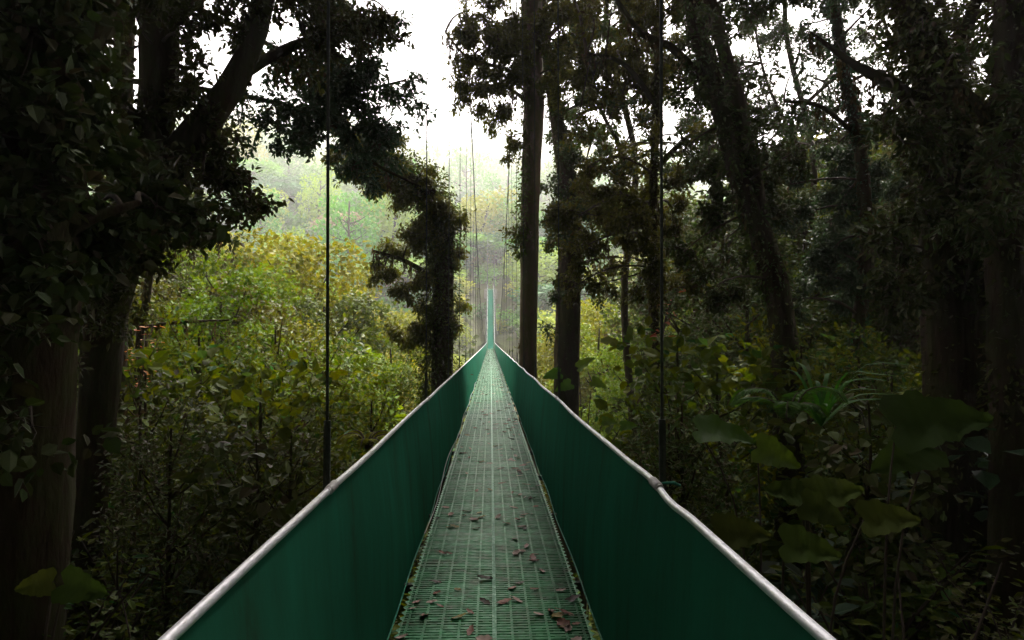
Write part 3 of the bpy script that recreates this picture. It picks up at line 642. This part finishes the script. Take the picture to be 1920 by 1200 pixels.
# ---- trees on the hillside across the valley
hill = [tree_kind("hillside_tree", 10, 5.0, 201, 'far_green', .50, 22, .8, .28, umbrella=True), tree_kind("hillside_tree", 11, 4.4, 202, 'far_olive', .45, 20, .8, .25),
        tree_kind("hillside_tree", 9, 5.2, 203, 'far_dark', .55, 20, .8, .3, umbrella=True), tree_kind("hillside_tree", 12, 4.0, 204, 'far_green', .45, 20, .8, .25, low=.15),
        tree_kind("hillside_tree", 10, 4.6, 205, 'far_tan', .42, 20, .7, .22, umbrella=True)]
HH = [10, 11, 9, 12, 10]
pts = []
r2 = np.random.default_rng(5)
for _ in range(60000):
    y = 80 + 900 * r2.uniform() ** 1.6; px = r2.uniform(330, 1330); p = P(px, 600, y / math.cos(YAW)); x = p[0]; y = p[1]
    if y < 150 and abs(x) < 8: continue
    sp = 7.2 + (y - 80) * .040
    if all((x - a) ** 2 + (y - b) ** 2 > sp * sp for a, b, _ in pts): pts.append((x, y, sp))
    if len(pts) >= 290: break
hitems = []
ex = [(-5.5, 152, 3), (1, 155, 4), (7, 151, 3), (-11, 146, 4), (13, 148, 4), (-3, 166, 5), (6, 168, 5), (-14, 160, 5), (14, 163, 5), (0, 182, 6), (11, 184, 6), (-10, 184, 6),
      (-9, 132, 3), (-8.5, 118, 3), (9.5, 130, 3), (8.5, 116, 3), (-10, 103, 3), (10, 102, 3), (-15, 125, 5), (15, 122, 5)]
pts = [p for p in pts if min((p[0] - a) ** 2 + (p[1] - b) ** 2 for a, b, _ in ex) > 36] + [(a, b, 6.0 + c) for a, b, c in ex]
for x, y, sp in sorted(pts, key=lambda a: a[1]):
    k = int(r2.choice(5, p=[.32, .20, .25, .20, .03])); mt = ['far_green', 'far_olive', 'far_dark', 'far_green', 'far_tan'][k]
    if y < 140 and r2.uniform() < .4 and mt != 'far_tan': mt = 'far_olive'
    if mt == 'far_tan' and r2.uniform() < .5: mt = 'far_dark'
    s = sp * .66 / 4.6 * r2.uniform(.85, 1.25)
    if y < 140 and abs(x) < 9: s *= .6
    sz = s * r2.uniform(.9, 1.25)
    if k in (0, 2, 4): sz *= .62
    if y < 200 and abs(x) < 18: sz *= .75
    o = place(use(hill[k]), (x, y, float(ground(x, y)) - .5), r2.uniform(0, 6.28), s, sz, mt); tag(o, None, "tree", "trees on the hillside across the valley")
    if y < 150 and abs(x) < 14: zone = "around the far bridge end"
    else:
        zone = "on the " + ("valley floor" if y < 105 else "lower slope" if y < 160 else "middle slope" if y < 235 else "upper slope" if y < 330 else "misty top slope") + (" left" if scr((x, y, 0))[0] < 640 else " centre-left" if scr((x, y, 0))[0] < 900 else " right")
    hitems.append((o, MATW[mt], zone, scr((x, y, 0))[0]))
label_rows(hitems, "{look} crown {zone}, {nth} such from left")

bs = tree_kind("hillside_bush", 3.0, 2.2, 301, 'far_green', .30, 12, .9, .06, low=.02)
bi = []; rb_ = np.random.default_rng(31); bp_ = []
for _ in range(4000):
    y = rb_.uniform(84, 200); x = rb_.uniform(-20, 20)
    if y < 144 and abs(x) < 5.2 and (float(deckz(min(y, 137))) - float(ground(x, y)) < 4.2): continue
    if any((x - a) ** 2 + (y - b) ** 2 < 11 for a, b in bp_): continue
    bp_.append((x, y)); mt = str(rb_.choice(['far_green', 'far_olive', 'far_dark', 'far_olive', 'far_tan'], p=[.35, .2, .25, .12, .08]))
    o = place(use(bs), (x, y, float(ground(x, y)) - .4), rb_.uniform(0, 6.28), rb_.uniform(.7, 1.3), None, mt); tag(o, None, "bush", "bushes on the slope around the far bridge end")
    bi.append((o, MATW[mt], ("below" if y < 112 else "beside" if y < 141 else "above") + " the far bridge end, " + ("left" if x < 0 else "right") + " side", x))
    if len(bp_) >= 220: break
label_rows(bi, "{look} bush {zone}, {nth} from left")

# ------------------------------------------------------------------ undergrowth plants
def plant_root(name, stem, lf, leafmat):
    root = empty(name, (0, 0, 0))
    if stem.v: link("stem", stem.mesh("stem", M['twig'], True), root)
    link("foliage", lf.mesh("foliage", M[leafmat]), root)
    return root
def shrub(seed, h, nst, nl, size, leafmat='under_leaf', kind=LEAF, spread=.45):
    global rng; keep = rng; rng = np.random.default_rng(seed); st = MB(); lf = MB()
    for k in range(nst):
        a = rng.uniform(0, 6.28); l = h * rng.uniform(.6, 1.05); e = np.array([math.cos(a) * spread * l, math.sin(a) * spread * l, l])
        path = smooth_path([[0, 0, -.2], e * [.25, .25, .5], e], 7); st.tube(path, np.linspace(.018, .005, 7) * h / 1.6, 5, cap=False)
        t = rng.uniform(.2, 1, nl); i0 = np.clip((t * 6).astype(int), 0, 5); f = (t * 6 - i0)[:, None]; c = path[i0] * (1 - f) + path[i0 + 1] * f
        aa = rng.uniform(0, 6.28, nl); d = np.stack([np.cos(aa), np.sin(aa), rng.uniform(-.35, .4, nl)], 1)
        off = rng.uniform(.0, .28, nl)[:, None] * h * .5
        add_leaves(lf, c + d * off, d + .2 * rng.standard_normal((nl, 3)), size, kind, .3)
    r = plant_root("shrub", st, lf, leafmat); rng = keep; return r
def fern(seed, L, nf, leafmat='under_leaf', name="fern", wide=.16):
    global rng; keep = rng; rng = np.random.default_rng(seed); st = MB(); lf = MB()
    for k in range(nf):
        a = k * 6.283 / nf + rng.uniform(-.2, .2); l = L * rng.uniform(.75, 1.1); o = np.array([math.cos(a), math.sin(a), 0])
        up = rng.uniform(.5, .9)
        path = smooth_path([[0, 0, 0], o * l * .3 + [0, 0, l * up * .6], o * l * .75 + [0, 0, l * up * .65], o * l * 1.0 + [0, 0, l * up * .35]], 16)
        st.tube(path, np.linspace(.010, .003, 16), 4, cap=False)
        side = np.array([-o[1], o[0], 0]); t = np.linspace(.15, 1, 26); i0 = np.clip((t * 15).astype(int), 0, 14); f = (t * 15 - i0)[:, None]; c = path[i0] * (1 - f) + path[i0 + 1] * f
        tan = unit(path[np.minimum(i0 + 1, 15)] - path[i0]); ln = l * wide * 1.6 * np.sin(math.pi * np.clip(t * .9 + .1, 0, 1)) ** .6 + .01
        for s in (-1, 1):
            d = unit(side * s + tan * .5 + [0, 0, -.2]); m = leaf_frames(d, np.array([0, 0, 1.0]), ln, .12); m[:, :, 0] *= .6
            lf.scatter(LEAF[0], LEAF[1], m, c)
    r = plant_root(name, st, lf, leafmat); rng = keep; return r
def big_leaf_faces():
    """heart-shaped leaf, 1 long, cupped, with wavy rim"""
    us = np.linspace(0, 1, 29); v = []; q = []
    for i_, u in enumerate(us):
        wd = .43 * max(0, 1 - u) ** .62 * min(1, .25 + u / .16) ** .6 * (1 + .06 * math.sin(u * 27) + .04 * math.sin(u * 61))
        for j_, s in enumerate((-1, -.5, 0, .5, 1)):
            back = -.12 * abs(s) if u < .15 else 0
            v.append([wd * s, u + back, -.22 * u * u + .10 * abs(s) + .035 * math.sin(u * 16 + s * 3) * abs(s) + .012 * math.sin(u * 50 - abs(s) * 9)])
    for i_ in range(28):
        for j_ in range(4): b = i_ * 5 + j_; q.append([b, b + 1, b + 6, b + 5])
    return np.array(v), q
BIGL = big_leaf_faces()
def taro(seed, n, size, h, leafmat='big_leaf', name="large_leaved_plant"):
    global rng; keep = rng; rng = np.random.default_rng(seed); st = MB(); lf = MB()
    for k in range(n):
        a = k * 2.4 + rng.uniform(-.3, .3); l = h * rng.uniform(.6, 1.1); o = np.array([math.cos(a), math.sin(a), 0])
        e = o * l * .55 + [0, 0, l]; st.tube(smooth_path([[0, 0, -.1], o * l * .15 + [0, 0, l * .6], e], 7), np.linspace(.016, .008, 7), 6, cap=False)
        add_leaves(lf, e[None, :], (o + [0, 0, -.25 + rng.normal(0, .15)])[None, :], size, BIGL, .15, .25)
    root = empty(name, (0, 0, 0)); link("stem", st.mesh("stem", M['under_leaf'], True), root); link("foliage", lf.mesh("foliage", M[leafmat], True), root)
    rng = keep; return root
def sword(seed, n, L):
    global rng; keep = rng; rng = np.random.default_rng(seed); st = MB(); lf = MB()
    for k in range(n):
        a = rng.uniform(0, 6.28); e = rng.uniform(.4, 1.2); o = np.array([math.cos(a), math.sin(a), 0]); l = L * rng.uniform(.7, 1.1)
        path = smooth_path([[0, 0, 0], o * l * .4 + [0, 0, l * e * .6], o * l * .9 + [0, 0, l * e * .65]], 8); side = np.array([-o[1], o[0], 0]); wv = .02 * np.sin(np.linspace(.3, 3.1, 8))[:, None]
        v = np.concatenate([path - side * wv, path + side * wv + [0, 0, .005]]); b = np.arange(7); lf.quads(v, np.stack([b, b + 1, b + 9, b + 8], 1))
    root = empty("sword_leaved_plant", (0, 0, 0)); link("foliage", lf.mesh("foliage", M['bright_leaf'], True), root); rng = keep; return root
kinds = [shrub(301, 1.9, 11, 34, .16), shrub(302, 2.6, 10, 60, .11, 'under_leaf'), shrub(303, 1.5, 14, 60, .075, 'vine_leaf'), fern(304, 1.1, 9), shrub(305, 3.6, 7, 70, .17, 'under_leaf', LEAFW, .22),
         taro(306, 7, .42, 1.1), fern(307, 1.7, 10, 'under_leaf', "tree_fern", .2), shrub(308, 2.2, 9, 26, .22, 'blue_leaf', LEAFW, .4)]
KW = ["ovate-leaved shrub", "twiggy shrub", "fine-leaved bush", "feathery fern", "tall slender shrub", "large-leaved plant", "broad fern", "glossy-leaved shrub"]
KC = ["shrub", "shrub", "shrub", "fern", "shrub", "plant", "fern", "shrub"]
pit = []
def put_plant(k, x, y, dz=0, sc=1.0, tilt=0):
    o = use(kinds[k]); place(o, (x, y, float(ground(x, y)) + dz), rng.uniform(0, 6.28), sc); tag(o, None, KC[k], "undergrowth plants beside the bridge")
    px, py, d = scr((x, y, ground(x, y) + 1))
    side = "left" if px < 920 else "right"
    zone = ("in the %s undergrowth" % side) + (" by the rail" if d < 9 and abs(px - 920) < 500 else " near the camera" if d < 9 else ", mid-distance" if d < 16 else " farther off")
    pit.append((o, KW[k], zone, px))
r3 = np.random.default_rng(21); cnt = 0; pp = []
for _ in range(20000):
    d = 4 + 24 * r3.uniform() ** .8; px = r3.uniform(-60, 1980); p = P(px, 600, d)
    if abs(p[0]) < 2.3: continue
    sp = .8 + d * .03
    if any((p[0] - a) ** 2 + (p[1] - b) ** 2 < sp * sp for a, b in pp): continue
    k = int(r3.choice(8, p=[.22, .16, .12, .1, .16, .06, .08, .1]))
    if k == 4 and abs(p[0]) < 4.5: k = 2
    pp.append((p[0], p[1])); put_plant(k, p[0], p[1], 0, min(r3.uniform(.8, 1.35) * (1.15 if p[0] < 0 else 1.0), 9 if abs(p[0]) > 4 else max(.35, (-.7 - .03 * p[1] - float(ground(p[0], p[1]))) / [1.9, 2.6, 1.5, 1.0, 3.6, 1.3, 1.5, 2.2][k])))
    if len(pp) >= 270: break
label_rows(pit, "{look} {zone}, {nth} from left")

# ---- plants the photo singles out
def single(proto, loc, label, cat, rz=0, sc=1.0, tilt=(0, 0)):
    place(proto, loc, rz, sc); proto.rotation_euler = (tilt[0], tilt[1], rz); return tag(proto, label, cat)
def leafy_stalk(name, label, base, leaves, mat='big_leaf', cat="plant"):
    """a plant at base whose large leaves hang at given places: (px, py, d, length, heading in degrees in the picture, roll)"""
    base = np.asarray(base, float); root = empty(name, base, label, cat); st = MB()
    for k, (px, py, d, ln, hd, roll) in enumerate(leaves):
        p = P(px, py, d) - base
        st.tube(smooth_path([[0, 0, -.2], p * [.3, .3, .75], p], 9), np.linspace(.011, .005, 9), 6, cap=False)
        dirv = RGT * math.cos(R(hd)) + UP * math.sin(R(hd)) * 1.0 - FWD * .25
        lf = MB(); m = leaf_frames(dirv[None, :], unit(np.array([0, -.85, .75]) + RGT * roll), np.array([ln]), 0.0)
        lf.scatter(BIGL[0], BIGL[1], m, p[None, :]); link("leaf", lf.mesh("leaf", M[mat], True), root)
    link("stalk", st.mesh("stalk", M['twig'], True), root)
    return root
def gp(px, d): p = P(px, 600, d); return (p[0], p[1], float(ground(p[0], p[1])))
leafy_stalk("large_leaved_plant", "plant with huge scalloped dark leaves at the right, one leaf raised", gp(1650, 4.2),
            [(1680, 800, 4.6, .60, 12, -.4), (1740, 838, 4.7, .45, 195, .2)])
leafy_stalk("large_leaved_plant", "plant with a round bright leaf and a flat long leaf, right of the rail joint", gp(1430, 5.2),
            [(1310, 808, 5.2, .42, -3, 1.2), (1420, 840, 5.2, .34, -20, -.5)], 'bright_leaf')
leafy_stalk("large_leaved_plant", "plant with drooping jagged leaves spreading low on the right", gp(1520, 3.8),
            [(1510, 935, 3.8, .26, 160, .3), (1515, 935, 3.8, .30, 18, -.2), (1505, 945, 3.7, .24, -20, -.6), (1620, 975, 3.9, .30, 8, .3)])
leafy_stalk("large_leaved_plant", "bright green broad leaf pushing up beside the right handrail", gp(1460, 3.0),
            [(1345, 1000, 3.0, .23, 5, -.5), (1470, 1020, 3.1, .25, -5, 0)])
leafy_stalk("large_leaved_plant", "pale broad leaves standing up behind the tall brown trunk", gp(1095, 9.5),
            [(1085, 690, 9.5, .26, 40, -.8), (1050, 700, 9.5, .25, 190, .8), (1110, 715, 9.4, .22, -20, -.5), (1070, 720, 9.5, .24, 200, .4), (1130, 790, 8.5, .18, 0, -.6), (1165, 800, 8.5, .2, 10, -.5)], 'bright_leaf')
leafy_stalk("large_leaved_plant", "huge dim leaf arching out low at the left edge", gp(60, 3.2),
            [(120, 1095, 3.4, .24, -6, -1.4), (100, 1090, 3.4, .18, 187, 1.6)])
single(sword(401, 22, .75), P(1540, 800, 6.4), "sword-leaved plant with bright narrow blades at right", "plant")
single(fern(402, .5, 6, 'bright_leaf', "fern", .16), P(1480, 790, 5.8), "small bright fern next to the narrow-bladed plant", "fern", 1.0)
single(fern(403, .24, 8, 'olive', "leafy_sprig", .13), P(688, 842, 5.0), "pale green sprig of drooping leaflets against the left handrail", "plant")
sp_ = shrub(404, 1.3, 5, 10, .10, 'rust_leaf'); single(sp_, (P(265, 760, 12)[0], P(265, 760, 12)[1], P(265, 740, 12)[2]), "red leaved twig among the dark shrubs at left", "shrub")
st_ = shrub(405, .8, 3, 7, .09, 'rust_leaf'); single(st_, P(1240, 640, 9), "small twig of rust-red leaves beside the right hanger", "shrub")

# ground cover close by and over the ravine: beyond counting
lf = MB(); n = 150000
x = rng.uniform(-34, 34, n); y = rng.uniform(-8, 62, n); ok = (np.abs(x) > .9) & (np.abs(x) < 4 + y * .85 + 4); x, y = x[ok], y[ok]
z = ground(x, y) + rng.uniform(0, 1, len(x)) ** 2 * 1.0
add_leaves(lf, np.stack([x, y, z], 1), rng.standard_normal((len(x), 3)) * [1, 1, .3], .13, LEAFW, .5)
n = 26000; y2 = 62 + 200 * rng.uniform(0, 1, n) ** 1.3; x2 = rng.uniform(-1, 1, n) * y2 * .55; z2 = ground(x2, y2) + rng.uniform(0, 1.3, n)
ok = (np.abs(x2) > 3) | (y2 > 144)
add_leaves(lf, np.stack([x2, y2, z2], 1)[ok], rng.standard_normal((ok.sum(), 3)) * [1, 1, .3], 1.1, TUFT, .5)
# far woodland filling in between and beyond the single trees of the hillside
fw = MB(); nc = 4200; yc = 84 + 1700 * rng.uniform(0, 1, nc) ** 1.8; xc = rng.uniform(-.62, .62, nc) * (yc + 30)
ok = (np.abs(xc) > 8) | (yc > 150); xc, yc = xc[ok], yc[ok]; nc = len(xc); rc = (1.6 + yc * .013) * rng.uniform(.8, 1.3, nc); m = 80
q = unit(rng.standard_normal((nc * m, 3)) + [0, -.2, .4]); q[:, 2] = np.abs(q[:, 2]); R3_ = np.repeat(rc, m)
pos = np.repeat(np.stack([xc, yc, ground(xc, yc) + rc * .6], 1), m, 0) + q * R3_[:, None] * [1, 1, .8]
fw.scatter(TUFT[0], TUFT[1], leaf_frames(unit(q * [1, 1, .3] + .5 * rng.standard_normal(q.shape)), q + [0, 0, .4], R3_ * .30 * rng.uniform(.7, 1.3, len(q)), .4), pos)
tag(link("distant_woodland", fw.mesh("distant_woodland", M['far_green'])), "misty far woodland covering the mountain slope", "woodland", None, 'stuff')
tag(link("ground_cover", lf.mesh("ground_cover", M['under_leaf'])), "low leafy ground cover over the forest floor", "ground cover", None, 'stuff')

# unseen canopy added overhead to keep sun and skylight off the near bridge
lf = MB(); n = 53000
x = rng.uniform(-34, 34, n); y = rng.uniform(-34, 34, n); z = np.maximum(11, .6 * y) + rng.uniform(0, 7, n) + .12 * np.abs(x)
ok = (z / np.maximum(y, .1) > .56) | (y < 1)
ok &= (y < 21 + rng.normal(0, 1.5, n))
add_leaves(lf, np.stack([x, y, z], 1)[ok], rng.standard_normal((ok.sum(), 3)) * [1, 1, .4], .72, TUFT, .5)
n = 16000; a = rng.uniform(math.pi * .98, math.pi * 2.02, n); r = rng.uniform(9, 16, n)   # unseen wood behind the camera, added to block skylight
add_leaves(lf, np.stack([r * np.cos(a), r * np.sin(a) + 1, rng.uniform(-3, 13, n)], 1), rng.standard_normal((n, 3)), .62, TUFT, .8)
for s in (-1, 1):  # unseen leaf walls added at both sides to darken the near bridge
    n = 9000; y = rng.uniform(-8, 14, n); x = s * (9 + rng.uniform(0, 6, n) + .62 * np.clip(y, 0, 30)); 
    add_leaves(lf, np.stack([x, y, rng.uniform(-3, 13, n)], 1), rng.standard_normal((n, 3)), .5, TUFT, .8)
tag(link("shade_canopy", lf.mesh("shade_canopy", M['dark_leaf'])), "unseen dark canopy leaves added to shade the near slope", "canopy", None, 'stuff')

# ------------------------------------------------------------------ fallen leaves on the deck
def dead_leaf_mesh(seed, mat):
    r = np.random.default_rng(seed); v = []; q = []
    us = np.linspace(0, 1, 8); curl = r.uniform(.3, 1.1); tw = r.uniform(-.5, .5)
    for u in us:
        wd = .24 * math.sin(math.pi * (u * .92 + .05)) ** .7 * (1 + .25 * math.sin(u * 14 + seed))
        for s in (-1, 0, 1):
            zz = .10 * curl * (s * s) + .22 * curl * (u - .5) ** 2 + tw * .12 * s * (u - .5)
            v.append([wd * s, u - .5, zz + .02])
    for k in range(7):
        for j_ in range(2): b = k * 3 + j_; q.append([b, b + 1, b + 4, b + 3])
    mb = MB(); mb.quads(v, q); mb.tube([[0, -.5, .06 * curl + .02], [.03, -.72, .04]], .012, 4)
    return mb.mesh("fallen_leaf", mat, True)
dl = {'reddish brown': noise_mat("dead_leaf_red", [(.16, .06, .045), (.30, .14, .10)], 3, .5, .2), 'dark brown': noise_mat("dead_leaf_dark", [(.03, .018, .012), (.07, .045, .03)], 3, .5, .2),
      'pinkish grey': noise_mat("dead_leaf_pink", [(.30, .20, .17), (.45, .32, .28)], 3, .55, .2), 'yellow-brown': noise_mat("dead_leaf_yellow", [(.16, .13, .03), (.26, .2, .05)], 3, .5, .2)}
dm = {k: [dead_leaf_mesh(s, m) for s in (1, 2, 3, 4)] for k, m in dl.items()}
fi = []; r4 = np.random.default_rng(9)
for k in range(298):
    y = 3.1 + 28 * r4.uniform() ** 1.6
    x = r4.choice([-1, 1]) * (.47 * r4.uniform() ** (.55 if y > 5 else .45)) if r4.uniform() < .8 else r4.uniform(-.3, .3)
    if k % 9 == 0 and fi: x = xl + r4.normal(0, .05); y = yl + r4.normal(0, .06)
    x = float(np.clip(x, -.47, .47)); xl, yl = x, y
    c = str(r4.choice(list(dl), p=[.36, .18, .36, .10])); o = bpy.data.objects.new("fallen_leaf", dm[c][int(r4.integers(0, 4))]); col.objects.link(o)
    s = r4.uniform(.048, .098); o.location = (CX + x, y, float(deckz(y)) + .004); o.scale = (s * r4.uniform(.8, 1.3), s, s * r4.uniform(.6, 1.3))
    o.rotation_euler = (r4.normal(0, .15) - .03, r4.normal(0, .15), r4.uniform(0, 6.28)); tag(o, None, "fallen leaf", "fallen leaves on the bridge deck")
    zone = ("by the left panel" if x < -.22 else "by the right panel" if x > .22 else "along the middle") + (", near end" if y < 6 else ", mid-span view" if y < 13 else ", far stretch")
    fi.append((o, c, zone, y))
label_rows(fi, "{look} fallen leaf {zone}, {nth} from nearest")
lfm = MB(); n = 500; y = 33 + 60 * r4.uniform(0, 1, n); x = CX + r4.uniform(-.46, .46, n)
add_leaves(lfm, np.stack([x, y, deckz(y) + .012], 1), np.stack([r4.normal(0, 1, n), r4.normal(0, 1, n), 0 * y], 1), .08, LEAFW, .2)
tag(link("leaf_litter", lfm.mesh("leaf_litter", dl['dark brown'])), "fine brown leaf litter on the far deck", "leaf litter", None, 'stuff')

# ------------------------------------------------------------------ haze
def haze(dens=.0008):
    mb = MB(); mb.box((0, 935, 225), (1010, 1000, 260)); m, t, out = new_mat("haze")
    v = t.nodes.new("ShaderNodeVolumePrincipled"); v.inputs['Color'].default_value = (1.0, .995, 1.0, 1); v.inputs['Density'].default_value = dens; v.inputs['Anisotropy'].default_value = .6
    t.links.new(v.outputs[0], out.inputs['Volume'])
    tag(link("haze", mb.mesh("haze", m)), "pale mist filling the valley", "haze", None, 'stuff')
haze()
